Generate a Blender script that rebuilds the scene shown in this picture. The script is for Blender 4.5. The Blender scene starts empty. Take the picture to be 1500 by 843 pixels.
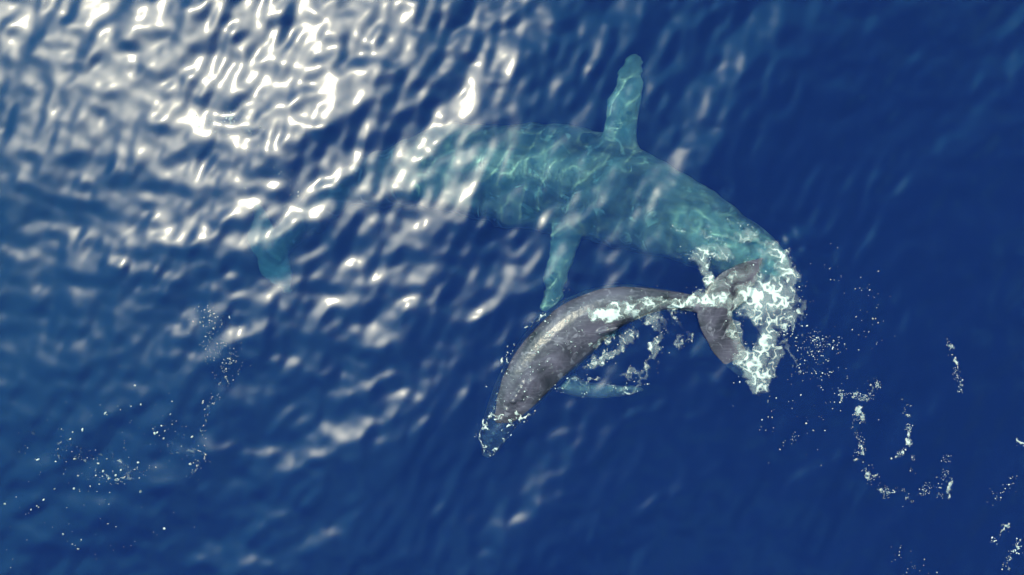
import bpy, bmesh, math, random
import numpy as np
from mathutils import Vector, Matrix
from mathutils.bvhtree import BVHTree

sc = bpy.context.scene
col = sc.collection
PI = math.pi

# ------------------------------------------------------------------ camera
CAM_H = 15.5                    # metres above the water
HALF_W = 11.5                   # half the picture's width on the water, metres
PX = 750.0 / HALF_W             # photograph pixels per metre at the surface
cam = bpy.data.cameras.new('camera')
cam_o = bpy.data.objects.new('camera', cam)
col.objects.link(cam_o)
cam_o.location = (0, 0, CAM_H)
cam.sensor_width = 36.0
cam.lens = 18.0 / (HALF_W / CAM_H)
cam.clip_end = 9000.0
sc.camera = cam_o

# ------------------------------------------------------------------ sun and sky
SUN_DIR = Vector((-6.3, 6.2, 15.5)).normalized()
w = bpy.data.worlds.new('World')
sc.world = w
w.use_nodes = True
nt = w.node_tree
nt.nodes.clear()


def N(tree, kind, **kw):
    n = tree.nodes.new(kind)
    for k, v in kw.items():
        setattr(n, k, v)
    return n


def math_node(tree, op, a, b=None, clamp=False):
    n = N(tree, 'ShaderNodeMath', operation=op, use_clamp=clamp)
    for i, v in enumerate((a, b)):
        if v is None:
            continue
        if hasattr(v, 'is_output'):
            tree.links.new(v, n.inputs[i])
        else:
            n.inputs[i].default_value = v
    return n.outputs[0]


sky = N(nt, 'ShaderNodeTexSky', sky_type='NISHITA', sun_disc=False)
sky.sun_elevation = math.asin(SUN_DIR.z)
sky.sun_rotation = math.atan2(SUN_DIR.x, SUN_DIR.y)
sky.air_density = 1.0
sky.dust_density = 0.6
tc = N(nt, 'ShaderNodeTexCoord')
dirv = tc.outputs['Generated']
dotn = N(nt, 'ShaderNodeVectorMath', operation='DOT_PRODUCT')
nt.links.new(dirv, dotn.inputs[0])
dotn.inputs[1].default_value = SUN_DIR
mu = math_node(nt, 'MAXIMUM', dotn.outputs['Value'], 0.0)
# broken cloud on a flat layer overhead, brightest where the sun shines through it
sep = N(nt, 'ShaderNodeSeparateXYZ')
nt.links.new(dirv, sep.inputs[0])
zz = math_node(nt, 'MAXIMUM', sep.outputs[2], 0.06)
cx = math_node(nt, 'DIVIDE', sep.outputs[0], zz)
cy = math_node(nt, 'DIVIDE', sep.outputs[1], zz)
comb = N(nt, 'ShaderNodeCombineXYZ')
nt.links.new(cx, comb.inputs[0])
nt.links.new(cy, comb.inputs[1])
comb.inputs[2].default_value = 3.7
cn = N(nt, 'ShaderNodeTexNoise')
cn.inputs['Scale'].default_value = 2.6
cn.inputs['Detail'].default_value = 6.0
cn.inputs['Roughness'].default_value = 0.55
nt.links.new(comb.outputs[0], cn.inputs['Vector'])
bank = math_node(nt, 'ADD', math_node(nt, 'MULTIPLY', cx, -0.58), math_node(nt, 'MULTIPLY', cy, 0.81))
bank = math_node(nt, 'ADD', bank, math_node(nt, 'MULTIPLY', math_node(nt, 'SUBTRACT', cn.outputs['Fac'], 0.5), 1.1))
cr = N(nt, 'ShaderNodeMapRange', interpolation_type='SMOOTHSTEP')
cr.inputs['From Min'].default_value = 0.07
cr.inputs['From Max'].default_value = 0.16
nt.links.new(bank, cr.inputs['Value'])
ph1 = math_node(nt, 'MULTIPLY', math_node(nt, 'POWER', mu, 10.0), 60.0)
ph2 = math_node(nt, 'MULTIPLY', math_node(nt, 'POWER', mu, 80.0), 90.0)
cl1 = N(nt, 'ShaderNodeVectorMath', operation='SCALE')
cl1.inputs[0].default_value = (0.15, 0.61, 0.74)
nt.links.new(math_node(nt, 'ADD', ph1, 16.0), cl1.inputs['Scale'])
cl2 = N(nt, 'ShaderNodeVectorMath', operation='SCALE')
cl2.inputs[0].default_value = (1.0, 0.86, 0.64)
nt.links.new(ph2, cl2.inputs['Scale'])
ccol = N(nt, 'ShaderNodeVectorMath', operation='ADD')
nt.links.new(cl1.outputs[0], ccol.inputs[0])
nt.links.new(cl2.outputs[0], ccol.inputs[1])
# thin high wisps scattered over the whole sky
cn2 = N(nt, 'ShaderNodeTexNoise')
cn2.inputs['Scale'].default_value = 3.6
cn2.inputs['Detail'].default_value = 4.0
cn2.inputs['Distortion'].default_value = 0.8
cof = N(nt, 'ShaderNodeVectorMath', operation='ADD')
cof.inputs[1].default_value = (7.3, 2.1, 5.0)
nt.links.new(comb.outputs[0], cof.inputs[0])
nt.links.new(cof.outputs[0], cn2.inputs['Vector'])
cr2 = N(nt, 'ShaderNodeMapRange', interpolation_type='SMOOTHSTEP')
cr2.inputs['From Min'].default_value = 0.53
cr2.inputs['From Max'].default_value = 0.60
cr2.inputs['To Max'].default_value = 24.0
nt.links.new(cn2.outputs['Fac'], cr2.inputs['Value'])
wisp = N(nt, 'ShaderNodeVectorMath', operation='SCALE')
wisp.inputs[0].default_value = (0.15, 0.61, 0.74)
nt.links.new(cr2.outputs[0], wisp.inputs['Scale'])
clear = N(nt, 'ShaderNodeVectorMath', operation='ADD')
nt.links.new(sky.outputs[0], clear.inputs[0])
nt.links.new(wisp.outputs[0], clear.inputs[1])
mixc = N(nt, 'ShaderNodeMix', data_type='RGBA')
nt.links.new(cr.outputs[0], mixc.inputs['Factor'])
nt.links.new(clear.outputs[0], mixc.inputs['A'])
nt.links.new(ccol.outputs[0], mixc.inputs['B'])
bg = N(nt, 'ShaderNodeBackground')
bg.inputs['Strength'].default_value = 0.1
nt.links.new(mixc.outputs['Result'], bg.inputs['Color'])
wo = N(nt, 'ShaderNodeOutputWorld')
nt.links.new(bg.outputs[0], wo.inputs['Surface'])

sun = bpy.data.lights.new('sun', 'SUN')
sun.energy = 5.0
sun.angle = math.radians(0.5)
sun.color = (1.0, 0.89, 0.62)
sun_o = bpy.data.objects.new('sun', sun)
col.objects.link(sun_o)
sun_o.rotation_euler = SUN_DIR.to_track_quat('Z', 'Y').to_euler()
sun_o.location = (-20, 20, 50)
sun.cycles.is_caustics_light = True     # the waves really focus the sunlight on what swims below

vs = sc.view_settings
vs.view_transform = 'Standard'
vs.look = 'None'
vs.exposure = -0.15
vs.gamma = 1.0
vs.use_curve_mapping = False
cy_ = sc.cycles
cy_.use_denoising = True
cy_.max_bounces = 10
cy_.volume_bounces = 3
cy_.transmission_bounces = 8
cy_.blur_glossy = 0.0
cy_.sample_clamp_indirect = 20.0

rng = np.random.default_rng(11)
random.seed(5)

# ------------------------------------------------------------------ helpers


def tag(o, label=None, cat=None, kind=None, group=None):
    if label:
        o['label'] = label
    if cat:
        o['category'] = cat
    if kind:
        o['kind'] = kind
    if group:
        o['group'] = group
    return o


def at(px, py, z=0.0):
    """A point z metres above (below: refracted) the water, seen at pixel px, py of the photograph."""
    x, y = (px - 750.0) / PX, (421.5 - py) / PX
    r = math.hypot(x, y)
    if r < 1e-6:
        return Vector((0, 0, z))
    if z >= 0:
        k = (CAM_H - z) / CAM_H
    else:
        s = r / math.hypot(r, CAM_H) / 1.333
        k = 1.0 + (-z) * math.tan(math.asin(s)) / r
    return Vector((x * k, y * k, z))


def mesh_np(name, v, faces, mat, smooth=True):
    """faces: an (n,3) or (n,4) array"""
    v = np.asarray(v, dtype=np.float32)
    f = np.asarray(faces, dtype=np.int32)
    me = bpy.data.meshes.new(name)
    me.vertices.add(len(v))
    me.vertices.foreach_set('co', v.ravel())
    me.loops.add(f.size)
    me.loops.foreach_set('vertex_index', f.ravel())
    me.polygons.add(len(f))
    me.polygons.foreach_set('loop_start', np.arange(0, f.size, f.shape[1], dtype=np.int32))
    me.update(calc_edges=True)
    me.validate()
    if smooth:
        me.shade_smooth()
    me.materials.append(mat)
    o = bpy.data.objects.new(name, me)
    col.objects.link(o)
    return o


def hash2(i, j, s):
    i = i.astype(np.uint64)
    j = j.astype(np.uint64)
    h = (i * np.uint64(374761393) + j * np.uint64(668265263) + np.uint64(s * 1442695041)) & np.uint64(0xffffffff)
    h = ((h ^ (h >> np.uint64(13))) * np.uint64(1274126177)) & np.uint64(0xffffffff)
    h = h ^ (h >> np.uint64(16))
    return (h & np.uint64(0xffff)).astype(np.float64) / 65535.0


def vnoise(x, y, s=0):
    x = x + 5000.0
    y = y + 5000.0
    i, j = np.floor(x), np.floor(y)
    fx, fy = x - i, y - j
    fx = fx * fx * (3 - 2 * fx)
    fy = fy * fy * (3 - 2 * fy)
    a, b = hash2(i, j, s), hash2(i + 1, j, s)
    c, d = hash2(i, j + 1, s), hash2(i + 1, j + 1, s)
    return (a * (1 - fx) + b * fx) * (1 - fy) + (c * (1 - fx) + d * fx) * fy


def fbm(x, y, s=0, n=4):
    t, amp, tot = 0.0, 1.0, 0.0
    for k in range(n):
        t = t + amp * vnoise(x * 2 ** k, y * 2 ** k, s + k * 17)
        tot += amp
        amp *= 0.55
    return t / tot


# ------------------------------------------------------------------ the sea surface
WAVES = []
for (l0, l1, n, slope, a0, sa) in ((3.5, 7.0, 8, 0.038, -0.75, 0.25),
                                   (1.4, 3.0, 14, 0.040, -0.75, 0.40),
                                   (0.60, 1.3, 30, 0.066, -0.72, 0.62),
                                   (0.32, 0.58, 54, 0.053, -0.72, 0.75),
                                   (0.20, 0.32, 30, 0.010, -0.60, 0.80)):
    for i in range(n):
        L = math.exp(rng.uniform(math.log(l0), math.log(l1)))
        k = 2 * PI / L
        a = rng.normal(a0, sa)
        WAVES.append((k * math.cos(a), k * math.sin(a), slope * math.sqrt(2.0 / n) / k, rng.uniform(0, 2 * PI), L))
CHOP = []
for i in range(46):
    L = math.exp(rng.uniform(math.log(0.17), math.log(0.6)))
    k = 2 * PI / L
    a = rng.normal(math.radians(58), 0.45)
    CHOP.append((k * math.cos(a), k * math.sin(a), 0.24 * math.sqrt(2.0 / 46) / k, rng.uniform(0, 2 * PI)))
c_head = at(1085, 355)


def height(x, y, cell=None):
    """wave height; cell: local mesh spacing, so that what the mesh cannot carry fades out"""
    z = np.zeros_like(x)
    for kx, ky, a, p, L in WAVES:
        g = 1.0 if cell is None else np.clip((L / np.maximum(cell, 1e-6) - 2.5) / 2.5, 0, 1)
        z += g * a * np.sin(kx * x + ky * y + p)
    # calmer patches and gustier ones
    z *= 0.80 + 0.45 * fbm(x * 0.16, y * 0.16, 3, 2)
    dx, dy = x - c_head.x, y - c_head.y
    u, v = dx * 0.86 - dy * 0.5, dx * 0.5 + dy * 0.86
    m = np.exp(-(u / 1.5) ** 2 - (v / 0.85) ** 2)
    c = np.zeros_like(x)
    for kx, ky, a, p in CHOP:
        c += a * np.sin(kx * x + ky * y + p)
    return z + m * c


def axis(half, cell):
    a = list(np.arange(0, half + cell * 0.5, cell))
    d = cell
    while a[-1] < 4000:
        d *= 1.16
        a.append(a[-1] + d)
    a = np.array(a)
    return np.concatenate([-a[:0:-1], a])


xs, ys = axis(14.0, 0.037), axis(9.0, 0.037)
X, Y = np.meshgrid(xs, ys)
CX, CY = np.meshgrid(np.gradient(xs), np.gradient(ys))
Z = height(X, Y, np.maximum(CX, CY))
nx, ny = len(xs), len(ys)
idx = np.arange(nx * ny).reshape(ny, nx)
F = np.stack([idx[:-1, :-1], idx[:-1, 1:], idx[1:, 1:], idx[1:, :-1]], -1).reshape(-1, 4)

mw = bpy.data.materials.new('sea_water')
mw.use_nodes = True
t = mw.node_tree
t.nodes.clear()
out = N(t, 'ShaderNodeOutputMaterial')
fr = N(t, 'ShaderNodeFresnel')
fr.inputs['IOR'].default_value = 1.42
rf = N(t, 'ShaderNodeBsdfRefraction')
rf.inputs['IOR'].default_value = 1.333
rf.inputs['Roughness'].default_value = 0.0
rf.inputs['Color'].default_value = (0.66, 0.96, 0.93, 1)
gl = N(t, 'ShaderNodeBsdfGlossy', distribution='BECKMANN')
gl.inputs['Roughness'].default_value = 0.335
gs = N(t, 'ShaderNodeBsdfGlossy', distribution='BECKMANN')
gs.inputs['Roughness'].default_value = 0.17
mg = N(t, 'ShaderNodeMixShader')
mg.inputs[0].default_value = 0.74
t.links.new(gs.outputs[0], mg.inputs[1])
t.links.new(gl.outputs[0], mg.inputs[2])
df = N(t, 'ShaderNodeBsdfDiffuse')             # light scattered back up by the water itself
df.inputs['Color'].default_value = (0.008, 0.027, 0.172, 1)
m1 = N(t, 'ShaderNodeMixShader')
m1.inputs[0].default_value = 0.31
t.links.new(rf.outputs[0], m1.inputs[1])
t.links.new(df.outputs[0], m1.inputs[2])
m2 = N(t, 'ShaderNodeMixShader')
t.links.new(fr.outputs[0], m2.inputs[0])
t.links.new(m1.outputs[0], m2.inputs[1])
t.links.new(mg.outputs[0], m2.inputs[2])
t.links.new(m2.outputs[0], out.inputs['Surface'])

sea = mesh_np('water', np.stack([X, Y, Z], -1).reshape(-1, 3), F, mw)
tag(sea, 'rippled dark blue sea surface with bright sun glitter', None, 'structure')
sea.cycles.is_caustics_caster = True

# the dark blue deep below
mdp = bpy.data.materials.new('deep_water')
mdp.use_nodes = True
b = mdp.node_tree.nodes['Principled BSDF']
b.inputs['Base Color'].default_value = (0.001, 0.004, 0.014, 1)
b.inputs['Roughness'].default_value = 1.0
b.inputs['Specular IOR Level'].default_value = 0.0
R = 4200.0
sb = mesh_np('seabed', [(-R, -R, -30), (R, -R, -30), (R, R, -30), (-R, R, -30)], [(0, 1, 2, 3)], mdp, False)
tag(sb, 'dark blue sea floor far below the whales', None, 'structure')
sb.cycles.is_caustics_receiver = True

# the blue body of water below the waves' reach, thick enough to swallow what sinks into it
mv = bpy.data.materials.new('deep_water_body')
mv.use_nodes = True
t = mv.node_tree
t.nodes.clear()
out = N(t, 'ShaderNodeOutputMaterial')
pv = N(t, 'ShaderNodeVolumePrincipled')
pv.inputs['Color'].default_value = (0.05, 0.11, 0.34, 1)
pv.inputs['Density'].default_value = 0.55
t.links.new(pv.outputs[0], out.inputs['Volume'])
b0, b1, zt, zb = -4100.0, 4100.0, -2.9, -29.5
dw = mesh_np('deep_water', [(b0, b0, zb), (b1, b0, zb), (b1, b1, zb), (b0, b1, zb), (b0, b0, zt), (b1, b0, zt), (b1, b1, zt), (b0, b1, zt)],
             [(3, 2, 1, 0), (4, 5, 6, 7), (0, 1, 5, 4), (1, 2, 6, 5), (2, 3, 7, 6), (3, 0, 4, 7)], mv, False)
tag(dw, 'clear blue depths below the sunlit top layer of the sea', None, 'structure')

# ------------------------------------------------------------------ whales


def spline(rows, n):
    """Catmull-Rom through rows of numbers"""
    P = np.array(rows, dtype=float)
    P = np.vstack([2 * P[0] - P[1], P, 2 * P[-1] - P[-2]])
    res = []
    m = len(P) - 3
    for q in np.linspace(0, m, n):
        i = min(int(q), m - 1)
        f = q - i
        p0, p1, p2, p3 = P[i:i + 4]
        res.append(0.5 * ((2 * p1) + (-p0 + p2) * f + (2 * p0 - 5 * p1 + 4 * p2 - p3) * f * f + (-p0 + 3 * p1 - 3 * p2 + p3) * f ** 3))
    return np.array(res)


def loft(bm, rings):
    vv = [[bm.verts.new(p) for p in r] for r in rings]
    k = len(vv[0])
    for a, b_ in zip(vv[:-1], vv[1:]):
        for i in range(k):
            bm.faces.new((a[i], a[(i + 1) % k], b_[(i + 1) % k], b_[i]))
    bm.faces.new(vv[0][::-1])
    bm.faces.new(vv[-1])


def body_rings(rows, n=90, k=28, roll=0.0, e=0.92):
    """rows: px, py, z of the back, half width px, height above axis, height below axis"""
    S = spline(rows, n)
    cen, rings = [], []
    for s in S:
        zc = s[2] - s[4]
        cen.append(at(s[0], s[1], min(zc, s[2])))
    for i, s in enumerate(S):
        a, b_ = cen[max(i - 1, 0)], cen[min(i + 1, n - 1)]
        tan = (b_ - a).normalized()
        side = tan.cross(Vector((0, 0, 1))).normalized()
        up = side.cross(tan).normalized()
        if roll:
            q = Matrix.Rotation(roll, 3, tan)
            side, up = q @ side, q @ up
        wd = max(s[3], 0.5) / PX * (1.0 + max(-s[2], 0) / 1.4 / CAM_H)
        ring = []
        for j in range(k):
            th = 2 * PI * j / k
            c, sn = math.cos(th), math.sin(th)
            xx = math.copysign(abs(c) ** e, c) * wd
            yy = math.copysign(abs(sn) ** e, sn) * (max(s[4], .02) if sn > 0 else max(s[5], .02))
            ring.append(cen[i] + side * xx + up * yy)
        rings.append(ring)
    return rings, cen


def blade_rings(stations, n=40, k=14, scallop=0.0, seed=1):
    """stations: leading px,py, trailing px,py, z, thickness. A flat tapering limb lofted along its span"""
    S = spline(stations, n)
    rr = random.Random(seed)
    rings = []
    for i, s in enumerate(S):
        le, te = at(s[0], s[1], s[4]), at(s[2], s[3], s[4])
        if scallop:
            le = le + (le - te).normalized() * scallop * (abs(math.sin(i * 0.55)) - 0.5) * (i / n)
            te = te + (te - le).normalized() * scallop * 0.6 * (rr.random() - 0.5)
        mid = (le + te) / 2
        ch = (le - te) / 2
        ring = []
        for j in range(k):
            th = 2 * PI * j / k
            c, sn = math.cos(th), math.sin(th)
            tk = s[5] * (0.75 + 0.25 * c)
            ring.append(mid + ch * c + Vector((0, 0, tk * sn)))
        rings.append(ring)
    return rings


def ball(bm, p, r, sz=1.0):
    m = Matrix.Translation(p) @ Matrix.Diagonal((r, r, r * sz, 1))
    bmesh.ops.create_icosphere(bm, subdivisions=2, radius=1.0, matrix=m)


def weld(name, bm, voxel, mat, smooth=4):
    """one continuous skin out of overlapping volumes"""
    bmesh.ops.recalc_face_normals(bm, faces=bm.faces)
    me = bpy.data.meshes.new(name + '_raw')
    bm.to_mesh(me)
    bm.free()
    o = bpy.data.objects.new(name + '_raw', me)
    col.objects.link(o)
    r = o.modifiers.new('r', 'REMESH')
    r.mode = 'VOXEL'
    r.voxel_size = voxel
    s = o.modifiers.new('s', 'SMOOTH')
    s.iterations = smooth
    s.factor = 0.5
    dg = bpy.context.evaluated_depsgraph_get()
    res = bpy.data.meshes.new_from_object(o.evaluated_get(dg))
    res.name = name
    bpy.data.objects.remove(o)
    bpy.data.meshes.remove(me)
    res.shade_smooth()
    res.materials.clear()
    res.materials.append(mat)
    ob = bpy.data.objects.new(name, res)
    col.objects.link(ob)
    ob.cycles.is_caustics_receiver = True
    return ob


def skin(name, dark, mid, pale, scale, cover, rake=0.0):
    m = bpy.data.materials.new(name)
    m.use_nodes = True
    t = m.node_tree
    b = t.nodes['Principled BSDF']
    b.inputs['Roughness'].default_value = 0.33
    b.inputs['Specular IOR Level'].default_value = 0.40
    tc = N(t, 'ShaderNodeTexCoord')
    n1 = N(t, 'ShaderNodeTexNoise')
    n1.inputs['Scale'].default_value = scale
    n1.inputs['Detail'].default_value = 7
    n1.inputs['Roughness'].default_value = 0.62
    n1.inputs['Distortion'].default_value = 0.6
    t.links.new(tc.outputs['Object'], n1.inputs['Vector'])
    r1 = N(t, 'ShaderNodeValToRGB')
    e = r1.color_ramp.elements
    e[0].position, e[0].color = 0.36, (*dark, 1)
    e[1].position, e[1].color = 0.66, (*mid, 1)
    t.links.new(n1.outputs['Fac'], r1.inputs['Fac'])
    # pale blotches and scars
    n2 = N(t, 'ShaderNodeTexNoise')
    n2.inputs['Scale'].default_value = scale * 2.6
    n2.inputs['Detail'].default_value = 4
    n2.inputs['Distortion'].default_value = 1.5
    t.links.new(tc.outputs['Object'], n2.inputs['Vector'])
    mr = N(t, 'ShaderNodeMapRange')
    mr.inputs['From Min'].default_value = cover
    mr.inputs['From Max'].default_value = cover + 0.12
    t.links.new(n2.outputs['Fac'], mr.inputs['Value'])
    at_ = N(t, 'ShaderNodeAttribute', attribute_name='pale')
    fl = math_node(t, 'MULTIPLY', at_.outputs['Fac'], math_node(t, 'ADD', math_node(t, 'MULTIPLY', n2.outputs['Fac'], 1.5), -0.30))
    mx = math_node(t, 'MAXIMUM', math_node(t, 'MULTIPLY', mr.outputs[0], 0.7), fl, True)
    # raked scratches
    wv = N(t, 'ShaderNodeTexNoise')
    wv.inputs['Scale'].default_value = 5.0
    wv.inputs['Detail'].default_value = 3.0
    wv.inputs['Distortion'].default_value = 0.8
    mp = N(t, 'ShaderNodeMapping')
    mp.inputs['Rotation'].default_value = (0, 0, 0.8)
    mp.inputs['Scale'].default_value = (0.16, 2.2, 0.6)
    t.links.new(tc.outputs['Object'], mp.inputs['Vector'])
    t.links.new(mp.outputs[0], wv.inputs['Vector'])
    sr = N(t, 'ShaderNodeMapRange')
    sr.inputs['From Min'].default_value = 0.018
    sr.inputs['From Max'].default_value = 0.004
    t.links.new(math_node(t, 'ABSOLUTE', math_node(t, 'SUBTRACT', wv.outputs['Fac'], 0.56)), sr.inputs['Value'])
    mx = math_node(t, 'MAXIMUM', mx, math_node(t, 'MULTIPLY', sr.outputs[0], rake), True)
    mix = N(t, 'ShaderNodeMix', data_type='RGBA')
    t.links.new(mx, mix.inputs['Factor'])
    t.links.new(r1.outputs[0], mix.inputs['A'])
    mix.inputs['B'].default_value = (*pale, 1)
    t.links.new(mix.outputs['Result'], b.inputs['Base Color'])
    bp = N(t, 'ShaderNodeBump')
    bp.inputs['Strength'].default_value = 0.35
    bp.inputs['Distance'].default_value = 0.03
    n3 = N(t, 'ShaderNodeTexNoise')
    n3.inputs['Scale'].default_value = 9
    n3.inputs['Detail'].default_value = 5
    t.links.new(tc.outputs['Object'], n3.inputs['Vector'])
    t.links.new(n3.outputs['Fac'], bp.inputs['Height'])
    t.links.new(bp.outputs[0], b.inputs['Normal'])
    return m


def pale_attr(o, limbs, reach, strength=None):
    """pale colouring of the flippers, by distance to the limb's own centre line beyond its root"""
    me = o.data
    n = len(me.vertices)
    co = np.empty(n * 3, dtype=np.float32)
    me.vertices.foreach_get('co', co)
    co = co.reshape(-1, 3)
    val = np.zeros(n, dtype=np.float32)
    for li, pts in enumerate(limbs):
        sg = strength[li] if strength else 1.0
        for q in pts:
            d = np.linalg.norm(co - np.array(q, dtype=np.float32), axis=1)
            val = np.maximum(val, sg * np.clip((reach - d) / (0.35 * reach), 0, 1))
    a = me.attributes.new('pale', 'FLOAT', 'POINT')
    a.data.foreach_set('value', val)


def limb_line(st, f0):
    S = spline(st, 14)
    return [at((s[0] + s[2]) / 2, (s[1] + s[3]) / 2, s[4]) for s in S[int(14 * f0):]]


# --- the big one, lying just under the surface, head towards the foam
big_rows = [(1154, 402, -0.30, 8, .10, .25), (1143, 396, -0.18, 24, .26, .45), (1114, 382, -0.14, 39, .42, .7),
            (1065, 357, -0.18, 50, .60, .95), (1010, 329, -0.42, 61, .80, 1.15), (945, 302, -1.10, 73, .98, 1.3),
            (880, 276, -1.65, 82, 1.1, 1.4), (815, 264, -2.0, 83, 1.15, 1.45), (737, 255, -2.3, 77, 1.1, 1.4),
            (655, 250, -2.5, 64, .95, 1.2), (585, 255, -3.1, 47, .8, .95), (520, 275, -3.6, 30, .62, .75),
            (460, 308, -3.8, 18, .45, .5), (420, 345, -3.4, 13, .28, .3), (396, 372, -3.0, 12, .12, .12)]
bm = bmesh.new()
rings, cen = body_rings(big_rows, 110, 30)
loft(bm, rings)
fl_up = [(940, 232, 872, 215, -2.1, .20), (932, 192, 882, 190, -2.15, .17), (939, 150, 890, 153, -2.2, .14),
         (942, 118, 899, 118, -2.25, .11), (940, 95, 906, 92, -2.3, .08), (936, 82, 911, 80, -2.3, .06), (927, 74, 917, 75, -2.3, .04)]
fl_dn = [(866, 320, 806, 315, -2.4, .20), (846, 352, 806, 345, -2.45, .17), (838, 385, 803, 376, -2.4, .14),
         (831, 418, 796, 408, -2.35, .11), (820, 444, 790, 434, -2.3, .08), (809, 456, 788, 448, -2.25, .06), (799, 460, 790, 456, -2.2, .04)]
loft(bm, blade_rings(fl_up, 44, 14, 0.16, 2))
loft(bm, blade_rings(fl_dn, 44, 14, 0.16, 3))
flk = [(376, 300, 368, 304, -3.5, .03), (390, 314, 364, 322, -3.45, .06), (408, 338, 362, 350, -3.35, .10),
       (418, 362, 370, 374, -3.3, .13), (428, 385, 376, 400, -3.3, .10), (434, 410, 392, 420, -3.2, .06), (430, 428, 418, 434, -3.3, .03)]
loft(bm, blade_rings(flk, 50, 12, 0.05, 4))
fin = at(590, 255, -3.15)
loft(bm, [[fin + Vector((dx * c1, 0.10 * s1 * sz, dz)) for c1, s1 in [(math.cos(2 * PI * j / 10), math.sin(2 * PI * j / 10)) for j in range(10)]]
          for dx, sz, dz in ((.5, 1, -.3), (.4, .8, .0), (.2, .5, .16), (.08, .3, .24))])
rr = random.Random(4)
for s in spline(big_rows[1:5], 9):
    for q in (-0.78, -0.45, 0.0, 0.45, 0.78):
        a0, a1 = at(1143, 396, 0), at(1010, 329, 0)
        d = (a1 - a0).normalized()
        sd = Vector((-d.y, d.x, 0))
        c0 = at(s[0] + rr.uniform(-6, 6), s[1], s[2] - s[4])
        wd = s[3] / PX
        p = c0 + sd * wd * q + Vector((0, 0, s[4] * math.sqrt(max(0, 1 - q * q))))
        ball(bm, p, rr.uniform(.07, .11), 0.8)
m_big = skin('big_whale_skin', (0.07, 0.078, 0.07), (0.29, 0.29, 0.25), (0.56, 0.56, 0.48), 0.8, 0.58)
big = weld('whale', bm, 0.04, m_big, 5)
pale_attr(big, [limb_line(fl_up, .22), limb_line(fl_dn, .30), limb_line(flk, 0.2), [at(q, 310 + (q - 980) * 0.48, -0.3) for q in range(1000, 1140, 12)]], 0.55, (.5, .35, .7, .95))
tag(big, 'large pale-flippered whale submerged just below the surface above the smaller one', 'whale')

# --- the calf, its back awash, tail thrown over the big whale's head
calf_rows = [(711, 669, -0.20, 6, .06, .10), (717, 655, -0.13, 15, .14, .22), (726, 630, -0.06, 22, .24, .34),
             (743, 598, 0.05, 30, .34, .48), (768, 560, 0.17, 39, .48, .62), (800, 520, 0.23, 45, .60, .72),
             (836, 486, 0.27, 46, .64, .74), (873, 461, 0.27, 39, .58, .66), (912, 446, 0.24, 30, .46, .52),
             (955, 440, 0.19, 19, .36, .40), (995, 441, 0.14, 13, .26, .30), (1025, 447, 0.10, 12, .14, .16),
             (1048, 453, 0.07, 12, .06, .08)]
bm = bmesh.new()
rings, cen = body_rings(calf_rows, 90, 28, 0.0, 0.78)
loft(bm, rings)
cflk = [(1118, 376, 1118, 382, -0.04, .020), (1086, 385, 1110, 408, 0.02, .035), (1052, 403, 1096, 438, 0.05, .055),
        (1026, 438, 1074, 458, 0.06, .075), (1022, 470, 1080, 482, 0.05, .055), (1040, 510, 1094, 512, 0.03, .040), (1068, 542, 1108, 538, 0.01, .030), (1104, 562, 1116, 560, -0.03, .020)]
loft(bm, blade_rings(cflk, 60, 14, 0.02, 6))
cfl = [(800, 548, 838, 528, -0.55, .12), (815, 572, 850, 552, -0.42, .10), (855, 583, 868, 560, -0.34, .075),
       (900, 582, 900, 563, -0.28, .05), (930, 576, 930, 564, -0.24, .035), (944, 571, 942, 568, -0.22, .02)]
loft(bm, blade_rings(cfl, 40, 12, 0.03, 7))
fin0, fin1 = at(868, 488, 0.05), at(908, 478, 0.12)
# low hooked dorsal fin
ax = (fin1 - fin0).normalized()
sx = Vector((-ax.y, ax.x, 0)).normalized()
fr_ = []
for q, wd_, ln, dz in ((0.0, .12, .46, -.14), (.06, .10, .40, .06), (.18, .07, .27, .18), (.32, .04, .14, .27)):
    c0 = fin0.lerp(fin1, 0.15) + ax * q + Vector((0, 0, dz))
    fr_.append([c0 + ax * ln * math.cos(2 * PI * j / 10) + sx * wd_ * math.sin(2 * PI * j / 10) for j in range(10)])
loft(bm, fr_)
rr = random.Random(9)
for s in spline(calf_rows[1:4], 6):
    for q in (-0.7, 0.0, 0.7):
        c0 = at(s[0], s[1], s[2] - s[4])
        sd = Vector((0.86, -0.5, 0))
        ball(bm, c0 + sd * s[3] / PX * q + Vector((0, 0, s[4] * math.sqrt(1 - q * q))), rr.uniform(.045, .065), 0.8)
for dx, dy in ((-5, 2), (5, -2)):                  # raised guard beside the blowhole
    for q in range(5):
        ball(bm, at(757 + dx + q * 4.0, 586 + dy - q * 6.5, 0.115 + 0.008 * q), 0.065, 0.9)
for q in range(26):                                # low ridge down the tail stock
    u = q / 25
    ball(bm, at(905 + 108 * u, 449 - 11 * math.sin(PI * min(1, u * 1.15)) + 2 * u, 0.235 - 0.11 * u), 0.055 - 0.02 * u, 1.0)
m_calf = skin('calf_skin', (0.014, 0.011, 0.017), (0.092, 0.069, 0.098), (0.20, 0.165, 0.20), 1.5, 0.57, 0.3)
calf = weld('whale_calf', bm, 0.025, m_calf, 4)
pale_attr(calf, [limb_line(cfl, .25)], 0.26)
tag(calf, 'smaller grey whale calf with its back and tail flukes awash in white foam', 'whale')

dg = bpy.context.evaluated_depsgraph_get()
bv_calf = BVHTree.FromObject(calf, dg)
bv_big = BVHTree.FromObject(big, dg)

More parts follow.
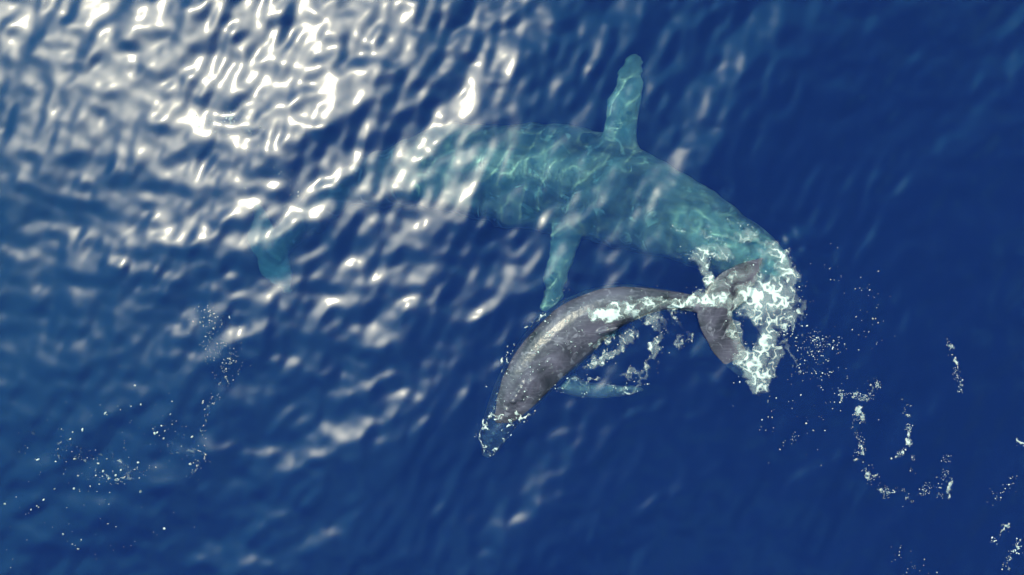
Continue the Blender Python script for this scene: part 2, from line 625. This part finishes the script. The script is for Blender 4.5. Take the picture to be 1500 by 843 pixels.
# ------------------------------------------------------------------ foam and spray
mf = bpy.data.materials.new('sea_foam')
mf.use_nodes = True
t = mf.node_tree
b = t.nodes['Principled BSDF']
b.inputs['Roughness'].default_value = 0.8
b.inputs['Subsurface Weight'].default_value = 0.0
tcn = N(t, 'ShaderNodeTexCoord')
n3 = N(t, 'ShaderNodeTexNoise')
n3.inputs['Scale'].default_value = 28
n3.inputs['Detail'].default_value = 4
t.links.new(tcn.outputs['Object'], n3.inputs['Vector'])
bp = N(t, 'ShaderNodeBump')
bp.inputs['Strength'].default_value = 0.2
n4 = N(t, 'ShaderNodeTexNoise')
n4.inputs['Scale'].default_value = 17
n4.inputs['Detail'].default_value = 6
n4.inputs['Roughness'].default_value = 0.7
t.links.new(tcn.outputs['Object'], n4.inputs['Vector'])
r4 = N(t, 'ShaderNodeValToRGB')
r4.color_ramp.elements[0].position, r4.color_ramp.elements[0].color = 0.36, (0.54, 0.54, 0.52, 1)
r4.color_ramp.elements[1].position, r4.color_ramp.elements[1].color = 0.62, (0.66, 0.64, 0.59, 1)
t.links.new(n4.outputs['Fac'], r4.inputs['Fac'])
t.links.new(r4.outputs[0], b.inputs['Base Color'])
ca = N(t, 'ShaderNodeAttribute', attribute_name='cover')
t.links.new(ca.outputs['Fac'], b.inputs['Alpha'])
bp.inputs['Distance'].default_value = 0.03
t.links.new(n3.outputs['Fac'], bp.inputs['Height'])
t.links.new(bp.outputs[0], b.inputs['Normal'])


def top_z(x, y, z):
    """height of whatever is uppermost: the water or the calf's back"""
    h = bv_calf.ray_cast(Vector((x, y, 3.0)), Vector((0, 0, -1)), 6.0)
    if h[0] is not None and h[0].z > z:
        return h[0].z
    return z


def stroke_field(px, py, strokes):
    f = np.zeros_like(px)
    for pts, wd, dens in strokes:
        for (x0, y0), (x1, y1) in zip(pts[:-1], pts[1:]):
            lx, ly = x1 - x0, y1 - y0
            l2 = lx * lx + ly * ly + 1e-9
            q = np.clip(((px - x0) * lx + (py - y0) * ly) / l2, 0, 1)
            d = np.hypot(px - x0 - q * lx, py - y0 - q * ly)
            f = np.maximum(f, dens * np.clip(1.3 - 0.85 * d / wd, 0, 1.0))
    return f


def foam(name, label, strokes, cell=0.85, lump=0.05, lace=0.5, drops=0, seed=0, spread=1.0, rmin=0.007, rmax=0.03, milk=0.0):
    """lacy foam lying on the water along the strokes (photograph pixels), with loose drops beside it"""
    allp = np.array([p for s in strokes for p in s[0]])
    wmax = max(s[1] for s in strokes) * 1.3
    x0, y0 = allp.min(0) - wmax
    x1, y1 = allp.max(0) + wmax
    gx, gy = np.arange(x0, x1, cell), np.arange(y0, y1, cell)
    PXg, PYg = np.meshgrid(gx, gy)
    wx = PXg + 13 * (fbm(PXg / 14, PYg / 14, seed + 5, 3) - .5) * 2
    wy = PYg + 13 * (fbm(PXg / 14, PYg / 14, seed + 9, 3) - .5) * 2
    wx = wx + 5 * (fbm(PXg / 5, PYg / 5, seed + 15, 3) - .5) * 2
    wy = wy + 5 * (fbm(PXg / 5, PYg / 5, seed + 19, 3) - .5) * 2
    f = stroke_field(wx, wy, strokes)
    f0 = f
    f = f * np.clip(0.20 + 1.45 * fbm(PXg / 22, PYg / 22, seed + 63, 3), 0, 1.15)
    f = np.where(f0 > 0.95, np.maximum(f, 0.9 * f0), f)
    n = fbm(PXg / 13, PYg / 13, seed, 3)
    qx = PXg + 9 * (fbm(PXg / 9, PYg / 9, seed + 41, 3) - .5)
    qy = PYg + 9 * (fbm(PXg / 9, PYg / 9, seed + 47, 3) - .5)
    rid = 1 - np.abs(2 * fbm(qx / 10, qy / 10, seed + 31, 2) - 1) * 2.6       # thin bright threads
    thr = n * (1 - lace) + (1 - np.clip(rid, 0, 1)) * lace
    thr = 0.27 + 0.73 * (thr - 0.15) / 0.60
    cov = f - thr
    keep = ((f > 0.02) & (cov > -0.12)) | ((f > 0.30) & (milk > 0))
    verts, faces = [], []
    if keep.any():
        # corner grid
        H, W = keep.shape
        cnt = np.zeros((H + 1, W + 1))
        for a in (0, 1):
            for c in (0, 1):
                cnt[a:a + H, c:c + W] += keep
        vid = -np.ones((H + 1, W + 1), dtype=np.int64)
        ii, jj = np.nonzero(cnt > 0)
        vid[ii, jj] = np.arange(len(ii))
        pxv = x0 + (jj - 0.5) * cell
        pyv = y0 + (ii - 0.5) * cell
        xw, yw = (pxv - 750) / PX, (421.5 - pyv) / PX
        zw = height(xw, yw)
        fv = np.zeros((H + 1, W + 1))
        fv[:H, :W] = f
        fv[0, :] = fv[-1, :] = fv[:, 0] = fv[:, -1] = 0
        cvg = np.zeros((H + 1, W + 1))
        cvg[:H, :W] = cov
        cva = np.clip((cvg[ii, jj] + 0.12) / 0.58, 0, 1) ** 1.25
        amt = np.where(cnt[ii, jj] == 4, 1.0, 0.0)
        soft = np.clip((fv[ii, jj] - 0.30) / 0.5, 0, 1)
        cva = np.maximum(cva, milk * soft * (0.35 + fbm(pxv / 18, pyv / 18, seed + 55, 3)))
        cva = np.clip(cva, 0, 1) * (0.1 + 0.9 * amt)
        lumps = 0.012 + lump * fv[ii, jj] * (0.25 + fbm(pxv / 7, pyv / 7, seed + 77, 3))
        zt = np.array([top_z(a, b_, c) for a, b_, c in zip(xw, yw, zw)])
        # froth bridges the step from the flukes down to the water
        g = np.full((H + 1, W + 1), -9.0)
        g[ii, jj] = zt
        for _ in range(5):
            q = np.pad(g, 1, mode='edge')
            g = np.maximum.reduce([q[1:-1, 1:-1], q[:-2, 1:-1], q[2:, 1:-1], q[1:-1, :-2], q[1:-1, 2:]])
        for _ in range(10):
            q = np.pad(g, 1, mode='edge')
            g = (q[1:-1, 1:-1] + q[:-2, 1:-1] + q[2:, 1:-1] + q[1:-1, :-2] + q[1:-1, 2:]) / 5
        zt = np.where(zt > zw + 0.001, np.maximum(zt, zt), np.maximum(zt, np.minimum(g[ii, jj], zw + 0.12)))
        zt = zt + np.where(amt > 0, lumps, 0.004)
        k = (CAM_H - zt) / CAM_H
        verts = np.stack([xw * k, yw * k, zt], -1)
        fi, fj = np.nonzero(keep)
        faces = np.stack([vid[fi, fj], vid[fi + 1, fj], vid[fi + 1, fj + 1], vid[fi, fj + 1]], -1)
    # loose drops and clots
    if drops:
        bmd = bmesh.new()
        bmesh.ops.create_icosphere(bmd, subdivisions=1, radius=1.0)
        dv = np.array([v.co[:] for v in bmd.verts])
        df_ = np.array([[v.index for v in q.verts] for q in bmd.faces])
        bmd.free()
        rg = np.random.default_rng(seed + 100)
        seg = [(a, b_, s[1], s[2]) for s in strokes for a, b_ in zip(s[0][:-1], s[0][1:])]
        wts = np.array([(math.hypot(b_[0] - a[0], b_[1] - a[1]) + w_) * d for a, b_, w_, d in seg])
        pick = rg.choice(len(seg), drops, p=wts / wts.sum())
        V, Q = [], []
        base = len(verts)
        for m_ in pick:
            a, b_, w_, d = seg[m_]
            q = rg.random()
            px = a[0] + (b_[0] - a[0]) * q + rg.normal() * w_ * spread
            py = a[1] + (b_[1] - a[1]) * q + rg.normal() * w_ * spread
            if vnoise(np.array([px / 11]), np.array([py / 11]), seed + 3)[0] < 0.42:
                continue
            r = 0.88 * (rmin + (rmax - rmin) * rg.random() ** 4.5)
            xw, yw = (px - 750) / PX, (421.5 - py) / PX
            zw = top_z(xw, yw, float(height(np.array([xw]), np.array([yw]))[0]))
            k = (CAM_H - zw) / CAM_H
            th = rg.random() * 6.28
            el = rg.uniform(0.7, 1.5)
            jig = dv * (1 + rg.uniform(-.25, .25, (len(dv), 1)))
            lx, ly = jig[:, 0] * r * el, jig[:, 1] * r / el
            V.append(np.stack([xw * k + lx * math.cos(th) - ly * math.sin(th), yw * k + lx * math.sin(th) + ly * math.cos(th), zw + jig[:, 2] * r * 0.7 + r * .2], -1))
            Q.append(df_ + base + (len(V) - 1) * len(dv))
        dverts = np.concatenate(V)
        dfaces = np.concatenate(Q)
    if len(verts) and drops:
        tri = np.concatenate([faces[:, [0, 1, 2]], faces[:, [0, 2, 3]], dfaces])
        o = mesh_np(name, np.concatenate([verts, dverts]), tri, mf)
    elif drops:
        o = mesh_np(name, dverts, dfaces, mf)
    else:
        o = mesh_np(name, verts, faces, mf)
    al = np.ones(len(o.data.vertices), dtype=np.float32)
    if len(verts):
        al[:len(verts)] = cva
    if drops:
        nd = len(dverts) // len(dv)
        al[len(al) - len(dverts):] = np.repeat(np.clip(rg.normal(0.65, 0.3, nd), 0.2, 1), len(dv))
    o.data.attributes.new('cover', 'FLOAT', 'POINT').data.foreach_set('value', al)
    tag(o, label, 'foam', 'stuff')
    return o


foam('foam', 'thick white foam boiling around the calf\'s tail flukes',
     [([(1040, 412), (1030, 395), (1036, 372)], 9, 0.80), ([(1112, 398), (1124, 368), (1140, 372), (1158, 405), (1160, 440), (1140, 455)], 14, 0.72),
      ([(1108, 436), (1126, 428), (1138, 440)], 24, 1.12), ([(1092, 446), (1120, 464), (1150, 460)], 17, 0.95),
      ([(1132, 470), (1124, 500), (1110, 522), (1102, 545), (1112, 560)], 16, 0.85), ([(1084, 498), (1092, 525), (1102, 550)], 11, 0.8),
      ([(1076, 470), (1090, 505)], 7, 0.7), ([(1134, 470), (1138, 520), (1122, 560)], 9, 0.7), ([(1098, 563), (1118, 566)], 8, .7),
      ([(1008, 440), (1035, 434), (1068, 446)], 11, 0.80), ([(1048, 428), (1080, 404), (1098, 392)], 14, 0.50), ([(1065, 450), (1072, 490), (1085, 530)], 10, 0.55),
      ([(1064, 370), (1042, 364), (1026, 382)], 12, 0.62), ([(1080, 345), (1110, 345), (1135, 358)], 9, .55), ([(1160, 420), (1174, 452), (1150, 480)], 8, .62),
      ([(1152, 470), (1150, 510), (1165, 530)], 4, .52), ([(985, 330), (1040, 345), (1075, 350)], 5, .42), ([(1000, 372), (1030, 385)], 6, .45), ([(1060, 320), (1105, 335)], 4, .42)],
     lump=0.015, lace=0.62, drops=600, seed=1, spread=1.1, rmax=0.024, milk=0.30, cell=0.7)
foam('foam', 'white foam washing off the calf\'s back and trailing beside it',
     [([(876, 462), (898, 460), (915, 450)], 13, 1.1), ([(915, 444), (950, 440), (1010, 443)], 7, 0.75), ([(920, 462), (945, 462), (960, 470)], 11, 0.68),
      ([(862, 508), (885, 495), (904, 487)], 5, 0.8), ([(862, 535), (890, 520), (915, 500), (925, 485)], 7, 0.62),
      ([(960, 470), (965, 495), (955, 520), (945, 545)], 7, 0.66), ([(950, 465), (985, 480), (1000, 505)], 7, 0.52), ([(985, 460), (1010, 500)], 6, .5),
      ([(815, 572), (840, 558), (872, 556)], 2.5, 0.62), ([(855, 580), (862, 560)], 3, .5), ([(905, 552), (935, 545), (950, 560), (930, 572), (895, 568)], 5, 0.56),
      ([(930, 452), (990, 448)], 9, .55)],
     lump=0.012, lace=0.66, drops=360, seed=2, spread=1.3, rmax=0.022, milk=0.28, cell=0.7)
foam('foam', 'thin white waterline around the calf\'s submerged snout',
     [([(741, 610), (722, 612), (706, 630), (701, 650), (716, 666), (732, 650), (745, 628), (762, 612), (775, 603)], 2.4, .98),
      ([(738, 565), (728, 590), (722, 605)], 2, .7), ([(758, 492), (740, 530), (735, 548)], 2, .75), ([(835, 425), (800, 452), (775, 478)], 2.2, .9)],
     lump=0.02, lace=0.35, drops=120, seed=3, spread=2.5, rmax=0.022)
foam('foam', 'wet white flecks scattered over the calf\'s grey back',
     [([(735, 600), (765, 545), (800, 500), (850, 455)], 16, 0.24), ([(760, 580), (800, 555), (840, 515)], 12, .2)],
     lump=0.01, lace=0.8, drops=150, seed=4, spread=1.2, rmax=0.03)
foam('foam', 'hook-shaped lace of foam floating alone on dark water beside the tail',
     [([(1285, 560), (1262, 590), (1255, 635), (1265, 685), (1300, 722), (1335, 728), (1362, 715)], 7, 0.58), ([(1385, 668), (1388, 700), (1378, 728)], 6, 0.56),
      ([(1327, 585), (1332, 640), (1338, 690)], 4, 0.66), ([(1312, 668), (1328, 658)], 4, .8), ([(1285, 562), (1262, 580), (1230, 580)], 7, .6), ([(1285, 722), (1335, 728)], 6, .7)],
     lump=0.02, lace=0.55, drops=1300, seed=5, spread=0.6, rmax=0.014)
foam('foam', 'short thin upright foam streak alone near the dark edge of the sea',
     [([(1391, 500), (1398, 535), (1407, 572)], 3, 0.72)], lump=0.015, lace=.5, drops=110, seed=6, spread=.8, rmax=0.016)
foam('foam', 'broken foam streaks in the lower corner beyond the hook-shaped foam',
     [([(1498, 790), (1482, 815), (1470, 835)], 4, .75), ([(1472, 770), (1452, 800)], 4, .65), ([(1488, 640), (1496, 650)], 5, .7), ([(1495, 690), (1480, 715), (1450, 735)], 6, .3),
      ([(1300, 810), (1360, 835)], 10, .15)],
     lump=0.02, lace=.5, drops=260, seed=7, spread=1.1, rmax=0.024)
foam('spray', 'loose white drops thrown across the dark water from the tail flukes',
     [([(1150, 470), (1175, 530), (1215, 560)], 13, .38), ([(1180, 485), (1215, 515), (1230, 500)], 7, .42), ([(1190, 420), (1290, 430)], 26, .12), ([(1270, 420), (1285, 520)], 14, .12),
      ([(1215, 560), (1250, 600)], 22, .2), ([(1130, 600), (1200, 640)], 24, .14), ([(1150, 640), (1168, 638)], 8, .25)],
     lump=0.015, lace=.5, drops=560, seed=8, spread=1.1, rmax=0.024)
foam('spray', 'fine white drops spattered over the glittering water in the sunny corner',
     [([(285, 180), (330, 178), (375, 200)], 12, .3), ([(360, 200), (400, 280), (440, 300)], 18, .1), ([(185, 120), (215, 140)], 14, .12)],
     lump=0.01, lace=.6, drops=190, seed=9, spread=1.0, rmax=0.024)
foam('spray', 'dense cluster of foam flecks at the top of the long foam streak',
     [([(300, 450), (310, 500), (325, 540), (345, 520)], 12, .38), ([(330, 470), (328, 520)], 6, .35), ([(335, 545), (320, 530)], 9, .3)],
     lump=0.01, lace=.5, drops=380, seed=10, spread=1.0, rmax=0.022)
foam('foam', 'long thin foam line running down a wave face in the shaded water',
     [([(336, 555), (305, 595), (296, 640)], 2.5, .75), ([(298, 655), (305, 670), (280, 697)], 3, .8), ([(140, 695), (175, 706), (200, 692), (215, 685)], 2.5, .75), ([(110, 665), (135, 678)], 3, .75)],
     lump=0.015, lace=.4, drops=160, seed=11, spread=1.6, rmax=0.02)
foam('spray', 'wide scatter of white drops and clots over the dark water in the corner',
     [([(10, 690), (60, 740), (130, 800)], 55, .2), ([(60, 640), (140, 680), (200, 700)], 34, .3), ([(200, 600), (250, 640), (270, 670)], 22, .3), ([(230, 560), (150, 610)], 34, .1),
      ([(200, 780), (250, 760)], 24, .1)],
     lump=0.02, lace=.6, drops=330, seed=12, spread=0.9, rmin=0.006, rmax=0.042)
